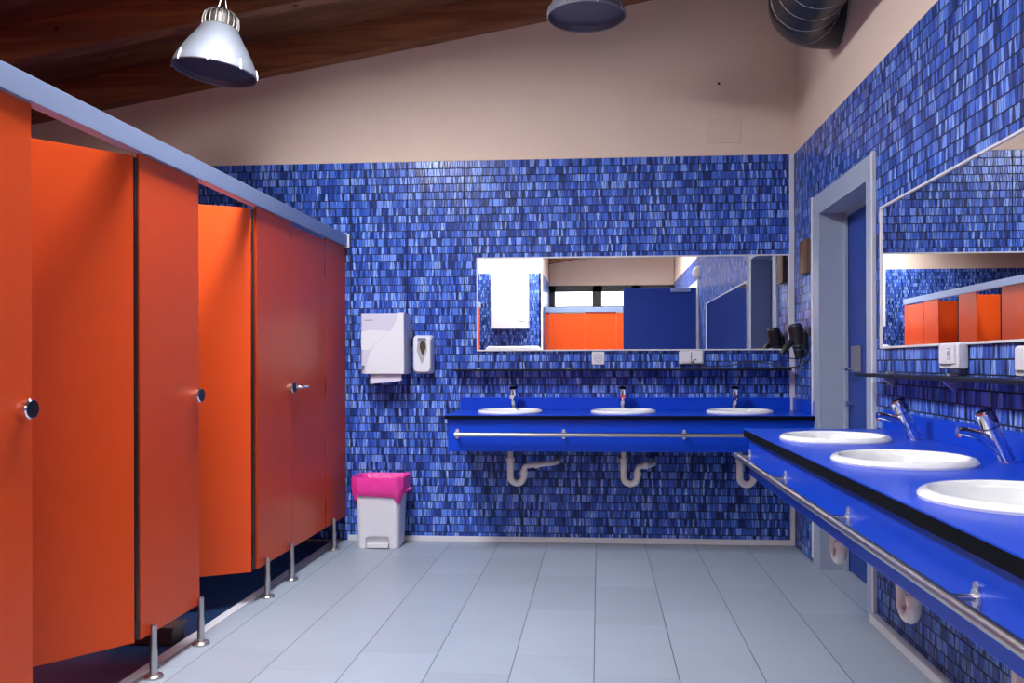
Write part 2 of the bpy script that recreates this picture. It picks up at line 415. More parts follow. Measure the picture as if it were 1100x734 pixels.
# ------------------------------------------------------------------ door beside the counters (right wall)
bm = B()
for x0, x1 in ((XR - .014, XR),):
    box(bm, x0, x1, 3.963, 4.066, 0, 2.168, .003); box(bm, x0, x1, 4.922, 5.068, 0, 2.168, .003); box(bm, x0, x1, 4.06, 4.93, 2.052, 2.168, .003)
box(bm, XR, XR + .15, 4.922, 5.0, 0, DH); box(bm, XR, XR + .15, 4.02, 4.066, 0, DH); box(bm, XR, XR + .15, 4.06, 4.93, 2.052, DH)
d = struct('door_1', bm, 'frame', label='recessed blue door in a grey steel frame beside the right counter')
bm = B()
for y0, y1 in ((3.956, 3.976), (5.052, 5.074)): box(bm, XR - .020, XR, y0, y1, .04, 2.172, .003)
obj('frame_edge', bm, 'white_alu', d)
bm = B(); box(bm, XR + .128, XR + .146, 4.900, 4.922, 0, 2.05); box(bm, XR + .128, XR + .146, 4.066, 4.922, 2.03, 2.052); obj('door_stop', bm, 'frame', d)
bm = B(); box(bm, XR + .150, XR + .19, 4.03, 4.99, .01, 2.10, .002); lf = obj('door_leaf', bm, 'blue_door', d)
bm = B(); box(bm, XR + .142, XR + .150, 4.665, 4.84, 1.143, 1.288, .002); obj('handle_plate', bm, 'steel', lf)
bm = B(); tube(bm, spline([(XR + .142, 4.80, 1.158), (XR + .092, 4.80, 1.158), (XR + .078, 4.788, 1.158), (XR + .074, 4.69, 1.158)], 5), .009); obj('door_handle', bm, 'chrome', lf)
bm = B(); cyl(bm, (XR + .15, 4.83, .965), (XR + .115, 4.83, .965), .012); cyl(bm, (XR + .115, 4.83, .965), (XR + .108, 4.83, .965), .019); obj('lock_knob', bm, 'chrome', lf)

# entrance door behind the camera, standing open into the room
bm = B()
box(bm, XR - .014, XR, D2b - .03, D2b + .085, 0, 2.26, .003); box(bm, XR - .014, XR, D2a - .085, D2a + .03, 0, 2.26, .003); box(bm, XR - .014, XR, D2a, D2b, 2.17, 2.26, .003)
box(bm, XR, XR + .15, D2b - .03, D2b, 0, 2.2); box(bm, XR, XR + .15, D2a, D2a + .03, 0, 2.2)
box(bm, XR + .15, XR + .2, D2a, D2b, 0, 2.2)
d = struct('door_2', bm, 'white_alu', label='entrance door standing open behind the viewpoint')
bm = B(); box(bm, .315, 1.255, D2b - .05, D2b - .008, .01, 2.165, .002); lf = obj('door_leaf', bm, 'blue_door', d)
bm = B(); box(bm, .93, 1.18, D2b - .008, D2b + .045, 2.105, 2.165, .006); obj('door_closer', bm, 'rail', lf)
for z in (.35, 1.55, 1.95):
    bm = B(); cyl(bm, (1.262, D2b + .002, z - .05), (1.262, D2b + .002, z + .05), .011); obj('hinge', bm, 'steel', lf)

# ------------------------------------------------------------------ toilet cubicles along the left
XS = -1.715; TH = .013
ZP0, ZP1, ZD1, ZR0, ZR1 = .165, 1.988, 1.972, 1.985, 2.067
KZ = 1.066
def leg_bm(y, x=XS + .016, along='y'):
    bm = B()
    p = (x, y) if along == 'y' else (y, x)
    lathe(bm, [(0, 0), (.036, 0), (.036, .008), (.030, .014), (.020, .017), (.0145, .018), (.0145, .10), (.0125, .11), (.0125, .196), (.010, .204), (0, .206)], (p[0], p[1], 0), 20)
    return bm
def knob(parent, x, y, z):
    bm = B(); tube(bm, [(x, y, z), (x + .012, y, z), (x + .016, y, z), (x + .030, y, z), (x + .034, y, z)], [.020, .020, .031, .031, .028], 24); k = obj('lock_knob', bm, 'chrome', parent)
    bm = B(); cyl(bm, (x + .0335, y, z), (x + .036, y, z), .026, 24); f = obj('knob_face', bm, 'black', k)
def panel(y0, y1, legs, label, kn=True):
    t = thing('cubicle_screen', label, 'partition panel', (0, 0, 0), 0, 'fixed panels of the cubicle row')
    bm = B(); box(bm, XS - TH, XS, y0, y1, ZP0, ZP1, .0015); obj('board', bm, 'orange', t)
    for y in legs: obj('leg', leg_bm(y), 'steel', t)
    if kn: knob(t, XS, y1 - .045, KZ)
    return t
def cdoor(yh, ang, label, wid=.578, handle=False):
    """hinged at yh, swung by ang into the cubicle; the leaf runs towards -y when shut"""
    t = thing('cubicle_door', label, 'cubicle door', (XS - TH / 2, yh, 0), 0, 'doors of the cubicle row')
    t.rotation_euler = (0, 0, -ang)
    bm = B(); box(bm, -TH / 2, TH / 2, -wid, -.004, ZP0, ZD1, .0015); obj('leaf', bm, 'orange', t)
    bm = B(); box(bm, -.006, .004, .0, .012, ZP0 + .01, ZD1 - .005); obj('dark_gap_strip', bm, 'black', t)  # black strip stands in for the shade in the gap beside the panel
    for z in (.30, 1.07, 1.80):
        bm = B(); cyl(bm, (.001, .005, z - .055), (.001, .005, z + .055), .0068, 12); obj('hinge', bm, 'black', t)
    if handle:
        bm = B(); cyl(bm, (.006, -wid + .05, KZ), (.020, -wid + .05, KZ), .020, 20); tube(bm, [(.02, -wid + .05, KZ), (.045, -wid + .052, KZ), (.052, -wid + .062, KZ), (.052, -wid + .13, KZ)], .0085, 12); obj('lever_handle', bm, 'chrome', t)
    return t
panel(1.962, 2.424, (2.02, 2.36), 'orange fixed panel at the left edge of the photo with a black knob')
panel(3.022, 3.488, (3.085, 3.465), 'orange fixed panel between the two open cubicle doors')
panel(4.098, 4.571, (4.185, 4.525), 'dark orange panel between the second open door and the closed door')
panel(5.160, YB - .004, (5.262,), 'maroon looking narrow end panel meeting the back wall', False)
panel(.902, 1.36, (.95, 1.30), 'orange fixed panel between the two open doors seen in the right mirror')
panel(-.162, .30, (-.11, .24), 'orange fixed panel left of both open doors in the right mirror')
panel(-.86, -.76, (-.81,), 'narrow orange panel at the rear end of the cubicle row', True)
cdoor(2.996, math.radians(39), 'large orange cubicle door half open, nearest the camera')
cdoor(4.05, math.radians(62), 'bright orange cubicle door opened wide, farther along the row')
cdoor(5.146, 0, 'closed maroon looking cubicle door with a chrome lever', .572, True)
cdoor(1.938, math.radians(45), 'orange cubicle door open beside the camera, right one in the right mirror')
cdoor(.878, math.radians(45), 'orange cubicle door open behind the camera, left one in the right mirror')
cdoor(-.176, 0, 'closed orange cubicle door at the rear of the row', .578, True)
for y, lb in ((3.255, 'orange partition wall behind the panel between the two open doors'), (4.335, 'orange partition wall behind the panel before the closed door'),
              (2.19, 'orange partition wall behind the leftmost panel'), (1.12, 'orange partition wall level with the camera'), (.07, 'orange partition wall behind the camera'), (-.845, 'orange partition wall closing the rear end of the row')):
    t = thing('cubicle_partition', lb, 'partition', (0, 0, 0), 0, 'dividing walls of the cubicle row')
    bm = B(); box(bm, XL + .010, XS - TH - .004, y - .0065, y + .0065, ZP0, ZD1); obj('board', bm, 'orange', t)
    bm = B(); cyl(bm, (-2.5, y, -.012), (-2.5, y, ZP0), .014); obj('foot', bm, 'steel', t)
t = thing('cubicle_head_rail', 'pale blue grey metal rail running along the cubicle tops', 'rail', (0, 0, 0))
bm = B(); box(bm, XS - .030, XS + .018, -.86, YB - .004, ZR0 + .004, ZR1, .002); obj('rail', bm, 'rail', t)
bm = B(); box(bm, XS - .034, XS + .030, YB - .016, YB, ZR0 - .004, ZR1 + .008, .003); obj('wall_bracket', bm, 'white_alu', t)
t = thing('low_block', 'low dark brown block on the cubicle floor behind the middle panel', 'block', (0, 0, 0))
bm = B(); box(bm, -2.12, -1.83, 3.475, 3.58, -.012, .055, .004); obj('body', bm, 'brownstone', t)
bm = B(); box(bm, -2.13, -1.82, 3.465, 3.59, .055, .068, .003); obj('top', bm, 'brownstone', t)

# cubicles along the rear wall, facing the mirror
YS2 = -1.98
t0 = None
def rear_board(x0, x1, cat, name, label, grp, z1, extra=None):
    t = thing(name, label, cat, (0, 0, 0), 0, grp)
    bm = B(); box(bm, x0 + .002, x1 - .002, YS2 - TH, YS2, ZP0, z1, .0015); obj('board' if 'screen' in name else 'leaf', bm, 'orange', t)
    if 'screen' in name:
        for x in (x0 + .06, x1 - .06) if x1 - x0 > .2 else ((x0 + x1) / 2,):
            obj('leg', leg_bm(x, YS2 + .016, 'x'), 'steel', t)
    else:
        bm = B(); cyl(bm, (x0 + .05, YS2, KZ), (x0 + .05, YS2 + .035, KZ), .022); obj('lever_handle', bm, 'chrome', t)
rear_board(-.846, -.785, 'partition panel', 'cubicle_screen', 'narrow orange panel at the left of the rear cubicles in the mirror', 'panels of the rear cubicles', ZP1)
rear_board(-.785, -.21, 'cubicle door', 'cubicle_door', 'orange door of the rear cubicles, left one in the back mirror', 'doors of the rear cubicles', ZD1)
rear_board(-.21, .27, 'partition panel', 'cubicle_screen', 'orange panel right of the door in the back mirror reflection', 'panels of the rear cubicles', ZP1)
rear_board(.27, .85, 'cubicle door', 'cubicle_door', 'orange rear cubicle door mostly hidden by the open blue door', 'doors of the rear cubicles', ZD1)
rear_board(.85, 1.27, 'partition panel', 'cubicle_screen', 'orange rear panel against the right wall', 'panels of the rear cubicles', ZP1)
t = thing('cubicle_head_rail', 'pale metal rail along the top of the rear cubicles', 'rail', (0, 0, 0))
bm = B(); box(bm, -.846, XR - .004, YS2 - .030, YS2 + .018, ZR0 + .004, ZR1, .004); obj('rail', bm, 'rail', t)

# ------------------------------------------------------------------ counters
SB = [(-.562, 5.285), (.152, 5.285), (.871, 5.285)]
SR = [(.905, 3.30), (.905, 2.575), (.905, 1.87)]
ZB, ZRT = .885, .90
def counter_back():
    t = thing('washstand_counter', 'bright blue counter with three basins under the long mirror on the back wall', 'counter', (0, 0, 0))
    x0, x1, yf, ya = -.930, XR - .003, 5.0, 5.030
    out = [(x0, yf), (x1, yf), (x1, YB - .001), (x0, YB - .001)]
    hs = [(x, y, .180) for x, y in SB]
    obj('worktop', holed(B(), out, hs, ZB - .004, ZB), 'blue', t)
    obj('edge_band', holed(B(), [(x0 + .001, yf + .001), (x1, yf + .001), (x1, YB - .001), (x0 + .001, YB - .001)], hs, ZB - .024, ZB - .0042), 'blackcore', t)
    bm = B(); box(bm, x0 + .002, x1, YB - .014, YB - .001, ZB, ZB + .082, .002); box(bm, x1 - .013, x1, yf + .03, YB - .014, ZB, ZB + .082, .002); obj('backsplash', bm, 'blue', t)
    bm = B(); box(bm, x0 + .014, x1, ya, ya + .018, .664, ZB - .024, .004); obj('apron', bm, 'blue', t)
    bm = B(); box(bm, x0 + .014, x0 + .032, ya + .018, YB - .001, .72, ZB - .024, .002); obj('end_panel', bm, 'blue', t)
    return t
def counter_right():
    t = thing('washstand_counter', 'bright blue counter with three basins along the right wall in the foreground', 'counter', (0, 0, 0))
    x0, x1, y0, y1, xa = .648, XR - .001, .92, 3.83, .672
    out = [(x0, y0), (x1, y0), (x1, y1), (x0, y1)]
    hs = [(x, y, .180) for x, y in SR]
    obj('worktop', holed(B(), out, hs, ZRT - .004, ZRT), 'blue', t)
    obj('edge_band', holed(B(), [(x0 + .001, y0), (x1, y0), (x1, y1 - .001), (x0 + .001, y1 - .001)], hs, ZRT - .036, ZRT - .0042), 'blackcore', t)
    bm = B(); box(bm, x1 - .013, x1, y0, y1 - .002, ZRT, ZRT + .085, .002); obj('backsplash', bm, 'blue', t)
    bm = B(); box(bm, xa, xa + .018, y0, y1 - .012, .692, ZRT - .036, .004); obj('apron', bm, 'blue', t)
    bm = B(); box(bm, xa + .018, x1, y1 - .030, y1 - .012, .74, ZRT - .036, .002); obj('end_panel', bm, 'blue', t)
    return t
counter_back(); counter_right()

def towel_rail(label, a, b, off, stations, wallpt):
    """bar from a to b; each station is a point on the bar, off = vector from bar to the apron"""
    t = thing('towel_rail', label, 'rail', (0, 0, 0), 0, 'rails on the counter aprons')
    bm = B(); tube(bm, [a, b], .0125, 16); obj('bar', bm, 'steel', t)
    off = Vector(off)
    for s in stations:
        s = Vector(s); e = s + off
        bm = B(); cyl(bm, s, e, .008, 12); br = obj('bracket', bm, 'steel', t)
        side = Vector((0, 0, 1))
        bm = B(); n = off.normalized()
        cyl(bm, e - n * .006, e - n * .0005, .017, 18)
        cyl(bm, e - n * .005 + side * .020, e - n * .0005 + side * .020, .010, 14); cyl(bm, e - n * .005 - side * .020, e - n * .0005 - side * .020, .010, 14)
        obj('flange', bm, 'alu', br)
    return t
towel_rail('steel rail on the apron of the back counter', (-.866, 4.972, .770), (1.20, 4.972, .770), (0, .058, 0), [(x, 4.972, .770) for x in (-.858, -.213, .503, 1.17)], 0)
towel_rail('long steel rail on the apron of the right counter in the foreground', (.618, 3.845, .778), (.618, .95, .778), (.054, 0, 0), [(.618, y, .778) for y in (3.80, 3.08, 2.315, 1.545)], 0)

def basin(label):
    t = thing('washbasin', label, 'washbasin', (0, 0, 0), 0, 'white round washbasins')
    bm = B(); lathe(bm, [(.178, -.002), (.205, 0), (.2065, .006), (.202, .014), (.193, .019), (.184, .019), (.176, .013), (.171, .002), (.162, -.035), (.140, -.085), (.10, -.118), (.05, -.130), (.02, -.134), (.02, -.142), (.06, -.138), (.11, -.126), (.150, -.092), (.170, -.036)], (0, 0, 0), 56, close=True); b = obj('bowl', bm, 'porcelain', t)
    bm = B(); lathe(bm, [(0, -.130), (.020, -.130), (.024, -.1285), (.024, -.126), (.018, -.128), (0, -.128)], (0, 0, 0), 20); obj('drain', bm, 'chrome', t)
    bm = B(); cyl(bm, (0, .163, -.030), (0, .157, -.032), .010, 14); obj('overflow', bm, 'chrome', t)
    return t
pos = ['left', 'middle', 'right']
b0 = basin('round white basin on the back counter, below the left tap')
for i, (x, y) in enumerate(SB):
    if i == 0: b0.location = (x, y, ZB)
    else: dup(b0, (x, y, ZB), 0, ['', 'round white basin in the middle of the back counter', 'round white basin on the back counter nearest the room corner'][i])
for i, (x, y) in enumerate(SR):
    dup(b0, (x, y, ZRT), -PI / 2, ['round white basin at the far end of the right counter by the door', 'round white basin in the middle of the right counter', 'round white basin nearest the camera, cut by the right photo edge'][i])

def tap(label):
    t = thing('push_tap', label, 'tap', (0, 0, 0), 0, 'chrome push taps')
    # local: -y points to the basin; the body leans that way
    ln = math.radians(24); d = Vector((0, -math.sin(ln), math.cos(ln)))
    bm = B(); lathe(bm, [(0, 0), (.027, 0), (.027, .004), (.022, .008), (0, .008)], (0, 0, 0), 24); obj('base_ring', bm, 'chrome', t)
    bm = B(); tube(bm, [V(0, 0, .004), d * .03, d * .095, d * .112], [.025, .024, .0255, .0265], 24); obj('body', bm, 'chrome', t)
    bm = B(); tube(bm, [d * .1135, d * .118, d * .158, d * .165, d * .168], [.024, .0285, .0285, .026, .018], 24); obj('push_button', bm, 'chrome', t)
    bm = B()
    path = [V(0, -.006, .026), V(0, -.042, .058), V(0, -.080, .080), V(0, -.122, .092), V(0, -.142, .093)]
    wh = [(.019, .024), (.018, .019), (.017, .0155), (.0155, .0135), (.0145, .0125)]
    rings = []
    for i, p in enumerate(path):
        q = path[min(i + 1, 4)] - path[max(i - 1, 0)]; q.normalize(); up = q.cross(V(1, 0, 0)) * -1; up.normalize()
        w, h = wh[i]; rings.append([p + V(1, 0, 0) * (math.copysign(abs(math.cos(a)) ** .6, math.cos(a)) * w) + up * (math.copysign(abs(math.sin(a)) ** .6, math.sin(a)) * h) for a in [2 * PI * j / 20 for j in range(20)]])
    loft(bm, rings); s = obj('spout', bm, 'chrome', t)
    bm = B(); cyl(bm, (0, -.131, .086), (0, -.134, .073), .0105, 16); obj('aerator', bm, 'chrome', s)
    return t
p0 = tap('small chrome push tap behind the left basin of the back counter')
for i, (x, y) in enumerate(SB):
    if i == 0: p0.location = (x, 5.525, ZB)
    else: dup(p0, (x, 5.525, ZB), 0, ['', 'small chrome push tap behind the middle basin of the back counter', 'small chrome push tap behind the back counter basin nearest the corner'][i])
for i, (x, y) in enumerate(SR):
    dup(p0, (1.205, y, ZRT), -PI / 2, ['chrome push tap over the far basin of the right counter', 'large chrome push tap over the middle basin of the right counter', 'chrome push tap over the nearest basin, outside the right photo edge'][i])

def trap(label, run, dirx, z0):
    """white U-bend; local origin under the drain at height 0 = counter top"""
    t = thing('drain_trap', label, 'drain pipe', (0, 0, 0), 0, 'white drain traps under the basins')
    r = .021; R = .043; zb = -.405; s = dirx
    bm = B(); cyl(bm, (0, 0, -.143), (0, 0, -.30), .0175, 18); obj('tailpipe', bm, 'pipe', t)
    bm = B(); pts = [(0, 0, -.29), (0, 0, zb)] + [(s * (R - R * math.cos(a)), 0, zb - R * math.sin(a)) for a in [PI * j / 10 for j in range(1, 10)]] + [(s * 2 * R, 0, zb), (s * 2 * R, 0, -.365)]
    tube(bm, pts, r, 18); u = obj('u_bend', bm, 'pipe', t)
    bm = B(); zt = -.365
    pts = [(s * 2 * R, 0, zt)] + [(s * (2 * R + .028 * (1 - math.cos(a))), 0, zt + .028 * math.sin(a)) for a in [PI / 2 * j / 5 for j in range(1, 6)]]
    e = Vector(pts[-1]); pts += [e + V(s * run, .02, run * .10), e + V(s * (run + .03), .05, run * .10 + .004), e + V(s * (run + .035), .10, run * .10 + .004), e + V(s * (run + .035), (.285 if z0 == 0 else .36) , run * .10 + .004)]
    tube(bm, pts, .017, 16); obj('outlet_pipe', bm, 'pipe', t)
    for (x, z, rr, h) in ((0, -.300, .026, .022), (s * 2 * R, -.385, .026, .022)):
        bm = B(); cyl(bm, (x, 0, z - h / 2), (x, 0, z + h / 2), rr, 18); obj('union_nut', bm, 'pipe', t)
    bm = B(); q = e + V(s * min(.05, run * .5), .005, .004); cyl(bm, q - V(.012, 0, .001), q + V(.012, 0, .001), .0225, 16); obj('union_nut', bm, 'pipe', t)
    return t
tr = trap('white drain trap with a long side pipe under the left back basin', .15, 1, 0); tr.location = (SB[0][0], SB[0][1], ZB)
tr2 = trap('white drain trap with a short side pipe under the middle back basin', .045, 1, 0); tr2.location = (SB[1][0], SB[1][1], ZB)
dup(tr2, (SB[2][0], SB[2][1], ZB), 0, 'white drain trap half hidden behind the right counter corner')
tr3 = trap('white drain trap bend showing under the far end of the right counter', .03, 1, 1); tr3.location = (SR[0][0], SR[0][1], ZRT); tr3.rotation_euler = (0, 0, -PI / 2)
dup(tr3, (SR[1][0], SR[1][1], ZRT), -PI / 2, 'white drain trap bend showing under the middle of the right counter')
dup(tr3, (SR[2][0], SR[2][1], ZRT), -PI / 2, 'white drain trap at the bottom right corner of the photo')
# small stop valves under the back counter
v = thing('stop_valve', 'small chrome stop valve on the wall right of the left drain trap', 'valve', (0, 0, 0), 0, 'stop valves under the back counter')
bm = B(); cyl(bm, (0, 0, 0), (0, -.05, 0), .009); cyl(bm, (0, -.04, -.004), (0, -.04, .035), .006); obj('body', bm, 'chrome', v)
bm = B(); cyl(bm, (0, -.05, 0), (0, -.068, 0), .015, 12); obj('handwheel', bm, 'chrome', v)
v.location = (-.20, YB, .625)
dup(v, (.07 + .33, YB, .625), 0, 'small chrome stop valve on the wall right of the middle drain trap')
dup(v, (1.0 - .16, YB, .630), 0, 'small chrome stop valve on the wall left of the last drain trap')

# ------------------------------------------------------------------ mirrors and shelves
def mirror(label, loc, rz, w, h):
    t = thing('wall_mirror', label, 'mirror', loc, rz, 'frameless wide wall mirrors'.replace('frameless ', ''))
    f = .009
    bm = B(); box(bm, f, w - f, -.010, -.0005, f, h - f); obj('glass', bm, 'mirror', t)
    bm = B()
    for a in ((0, w, 0, f), (0, w, h - f, h), (0, f, f, h - f), (w - f, w, f, h - f)): box(bm, a[0], a[1], -.016, -.0005, a[2], a[3], .0015)
    obj('frame', bm, 'white_alu', t)
    return t
mirror('wide mirror on the back wall above the counter', (-.817, YB, 1.277), 0, 2.060, .627)
mirror('large mirror on the right wall cut by the photo edge', (XR, 3.868, 1.258), -PI / 2, 2.75, .637)
def shelf(label, loc, rz, w, dep, st):
    t = thing('wall_shelf', label, 'shelf', loc, rz, 'thin dark wall shelves')
    bm = B(); box(bm, 0, w, -dep, -.004, -.004, .010, .002); obj('board', bm, 'shelf', t)
    for x in st:
        bm = B(); prism(bm, [(-.001, .018), (-.030, .018), (-.030, .0105), (-.001, .0105)], 'x', x - .012, x + .012)
        prism(bm, [(-.001, -.005), (-.050, -.005), (-.050, -.010), (-.006, -.045), (-.001, -.045)], 'x', x - .012, x + .012); obj('bracket', bm, 'alu', t)
    return t
shelf('long thin dark shelf under the back wall mirror', (-.960, YB, 1.148), 0, 2.19, .125, (.155, .755, 1.475, 2.09))
shelf('thin dark shelf under the right wall mirror, overlapping the door', (XR, 3.875, 1.138), -PI / 2, 2.6, .125, (.14, .78, 1.42, 2.06))

# ------------------------------------------------------------------ sockets
def plate_bm(w, h, d, bev=.006): return box(B(), -w / 2, w / 2, -d, -.0005, -h / 2, h / 2, bev)
t = thing('power_socket', 'white single power socket under the middle of the back mirror', 'socket', (-.006, YB, 1.229))
obj('plate', plate_bm(.083, .086, .012, .004), 'plastic', t)
bm = B(); tube(bm, [(0, -.0122, 0), (0, -.0128, 0)], [.028, .028], 28); obj('socket_rim', bm, 'grey', t)
bm = B(); cyl(bm, (0, -.0125, 0), (0, -.0140, 0), .026, 28); r_ = obj('insert', bm, 'plastic2', t)
for x in (-.0095, .0095):
    bm = B(); cyl(bm, (x, -.0140, 0), (x, -.0144, 0), .0032, 10); obj('pin_hole', bm, 'black', r_)
t = thing('power_socket', 'white double switch and socket box under the right of the back mirror', 'socket', (.604, YB, 1.231))
obj('plate', plate_bm(.158, .086, .035, .008), 'plastic', t)
for x in (-.037, .037):
    bm = B(); box(bm, x - .034, x + .034, -.040, -.034, -.034, .034, .004); obj('cover_flap', bm, 'plastic', t)
bm = B(); box(bm, -.0025, .0025, -.0356, -.0345, -.036, .036); obj('seam', bm, 'grey', t)
def lidded(label, loc):
    t = thing('power_socket', label, 'socket', loc, -PI / 2)
    obj('plate', plate_bm(.165, .092, .040, .010), 'plastic', t)
    bm = B(); box(bm, -.066, .066, -.046, -.039, -.028, .040, .004); c = obj('hinged_cover', bm, 'plastic', t)
    bm = B(); box(bm, .010, .034, -.0466, -.0461, .024, .027); box(bm, .007, .037, -.0466, -.0461, -.012, -.009)
    tube(bm, [(.022 + .011 * math.cos(a), -.0464, .007 + .011 * math.sin(a)) for a in [2 * PI * j / 16 for j in range(17)]], .0012, 6)
    tube(bm, [(.014, -.0464, .002), (.022, -.0464, .014), (.030, -.0464, .002)], .0012, 6); obj('symbol', bm, 'grey', c)
    bm = B(); box(bm, -.064, .030, -.0445, -.0398, -.032, -.0295); obj('cover_seam', bm, 'grey', t)
    return t
lidded('white lidded power socket on the right wall under the mirror', (XR, 3.07, 1.219))
lidded('white lidded power socket at the very right edge of the photo', (XR, 2.515, 1.200))

# ------------------------------------------------------------------ paper towel and soap dispensers
t = thing('paper_towel_dispenser', 'large white paper towel dispenser on the blue tiles above the bin', 'dispenser', (-1.412, YB, 1.127))
W, Hh, Dp = .145, .402, .195
bm = B(); loft(bm, [[(x, -d, z) for x, z in pts] for d, pts in (
    (.0005, [(-W, .0), (W, .0), (W, Hh), (-W, Hh)]), (.15, [(-W, .0), (W, .0), (W, Hh), (-W, Hh)]), (Dp - .012, [(-W + .002, .0), (W, .0), (W, Hh - .004), (-W + .002, Hh - .004)]), (Dp, [(-W + .012, .006), (W - .010, .006), (W - .010, Hh - .016), (-W + .012, Hh - .016)]))])
obj('body', bm, 'plastic2', t)
def cv(px, py): return ((px - 382) * .000892, (585 - py) * .000893)
S = [(503, 132), (497, 175), (480, 220), (448, 268), (400, 305), (345, 350), (310, 395), (288, 440), (270, 500), (258, 583)]
poly = [cv(*p) for p in S] + [cv(544, 583), cv(544, 134)]
bm = B(); prism(bm, poly, 'y', -Dp + .03, -Dp - .006, .003); obj('front_cover', bm, 'plastic', t, 25)
S2 = [(226, 275), (300, 262), (440, 272), (395, 303), (340, 350), (300, 398), (270, 408), (226, 404)]
bm = B(); prism(bm, [cv(*p) for p in S2], 'y', -Dp + .02, -Dp - .002, .002); obj('front_panel', bm, 'plastic', t)
S3 = [(230, 520), (252, 520), (250, 545), (240, 560), (225, 572), (225, 548)]
bm = B(); prism(bm, [cv(*p) for p in S3], 'y', -Dp + .01, -Dp - .004); obj('latch', bm, 'grey', t)
bm = B(); x = -.116
for w, h in ((.007, .007), (.005, .006), (.006, .006), (.008, .006), (.004, .009), (.006, .006), (.007, .006)):
    box(bm, x, x + w, -Dp - .0008, -Dp + .001, Hh - .052, Hh - .052 + h); x += w + .002
obj('wordmark', bm, 'grey', t)
bm = B(); q = [(-.088, -.17, .004), (.122, -.17, .004), (.122, -.175, -.040), (.060, -.178, -.052), (-.085, -.178, -.062)]
v0 = [bm.verts.new(p) for p in q]; bm.faces.new(v0); r = bmesh.ops.extrude_face_region(bm, geom=bm.faces[:])
for v in [v for v in r['geom'] if isinstance(v, bmesh.types.BMVert)]: v.co.y += .004
obj('paper_sheet', bm, 'paper', t)

t = thing('soap_dispenser', 'slim white soap dispenser right of the paper towel dispenser', 'dispenser', (-1.170, YB, 1.128))
def sr(w, h0, h1, d, r): return [(x, -d, z + (h0 + h1) / 2) for x, z in rrect(w, h1 - h0, r, 5)]
bm = B(); loft(bm, [sr(.126, 0, .257, .0005, .02), sr(.128, 0, .257, .05, .022), sr(.124, .004, .252, .085, .026), sr(.108, .014, .240, .100, .03)]); obj('body', bm, 'plastic', t)
tear = []
for j in range(28):
    a = 2 * PI * j / 28; z = math.sin(a); w = .034 if z > 0 else .034 * (1 - .62 * (-z) ** .8)
    tear.append((math.copysign(abs(math.cos(a)) ** (.55 if z > 0 else 1), math.cos(a)) * w, .150 + (z * .082 if z > 0 else z * .082)))
bm = B(); prism(bm, tear, 'y', -.090, -.1015, .001); wd = obj('window', bm, 'glassgrey', t)
bm = B(); prism(bm, [(x * .62 + .006, (z - .150) * .60 + .172) for x, z in tear], 'y', -.100, -.1045, .001); obj('liquid', bm, 'amber', wd)
bm = B(); prism(bm, [(-.030, .218), (.030, .218), (.026, .238), (-.026, .238)], 'y', -.085, -.1035, .001); obj('push_bar', bm, 'grey', t)

# ------------------------------------------------------------------ bin with pink liner
t = thing('pedal_bin', 'white plastic bin with a bright pink liner by the cubicles', 'bin', (-1.430, 5.425, 0))
def rr3(w, d, r, z, cx=0, cy=0): return [(x + cx, y + cy, z) for x, y in rrect(w, d, r, 6)]
bm = B(); loft(bm, [rr3(.262, .205, .030, 0), rr3(.268, .210, .032, .01), rr3(.292, .228, .036, .345), rr3(.300, .232, .036, .36)]); body = obj('body', bm, 'plastic', t, 50)
arch = [(-.080, -.01), (.080, -.01), (.080, .055)] + [(.080 - .028 * (1 - math.cos(a)), .055 + .028 * math.sin(a)) for a in [PI / 2 * j / 5 for j in range(1, 6)]] + [(-.052 - .028 * math.sin(a), .055 + .028 * math.cos(a)) for a in [PI / 2 * j / 5 for j in range(0, 6)]]
bm = B(); prism(bm, arch, 'y', -.16, -.080)
cut = obj('cutter', bm, 'plastic'); cut.location = t.location
bpy.context.view_layer.update()
body.modifiers.clear(); md = body.modifiers.new('arch', 'BOOLEAN'); md.operation = 'DIFFERENCE'; md.object = cut; md.solver = 'EXACT'
bpy.context.view_layer.update()
me = bpy.data.meshes.new_from_object(body.evaluated_get(bpy.context.evaluated_depsgraph_get()))
body.modifiers.clear(); body.data = me; body.modifiers.new('weighted_normal', 'WEIGHTED_NORMAL').keep_sharp = True; bpy.data.objects.remove(cut)
me.set_sharp_from_angle(angle=math.radians(40))
bm = B(); box(bm, -.072, .072, -.112, -.084, .006, .034, .004); obj('pedal', bm, 'plastic', t)
bm = B(); N = len(rrect(.3, .24, .04, 6))
def wav(ring, amp, ph, dz):
    out = []
    for i, (x, y, z) in enumerate(ring):
        a = 2 * PI * i / len(ring); k = 1 + amp * (math.sin(5 * a + ph) * .5 + math.sin(11 * a + ph * 2.3) * .35 + math.sin(17 * a + ph) * .25)
        out.append((x * k, y * k, z + dz * (math.sin(3 * a + ph) + .6 * math.sin(7 * a + ph * 1.7))))
    return out
def rr8(w, d, r, z): return [(x, y, z) for x, y in rrect(w, d, r, 14)]
loft(bm, [wav(rr8(.306, .236, .04, .315), .026, 1.0, .026), wav(rr8(.330, .258, .05, .350), .040, 2.0, .010), wav(rr8(.338, .266, .05, .378), .022, 2.9, .008), wav(rr8(.342, .270, .055, .405), .040, 3.1, .008), wav(rr8(.348, .272, .055, .445), .018, 4.0, .004), wav(rr8(.340, .266, .05, .462), .008, 5, .004),
          wav(rr8(.318, .246, .045, .458), .012, 5.4, .004), wav(rr8(.280, .212, .04, .42), .04, 6.0, .006), wav(rr8(.250, .185, .04, .36), .06, 7, .006), wav(rr8(.22, .16, .04, .31), .05, 8, .0)], False, True)
obj('liner', bm, 'pink', t, 60)
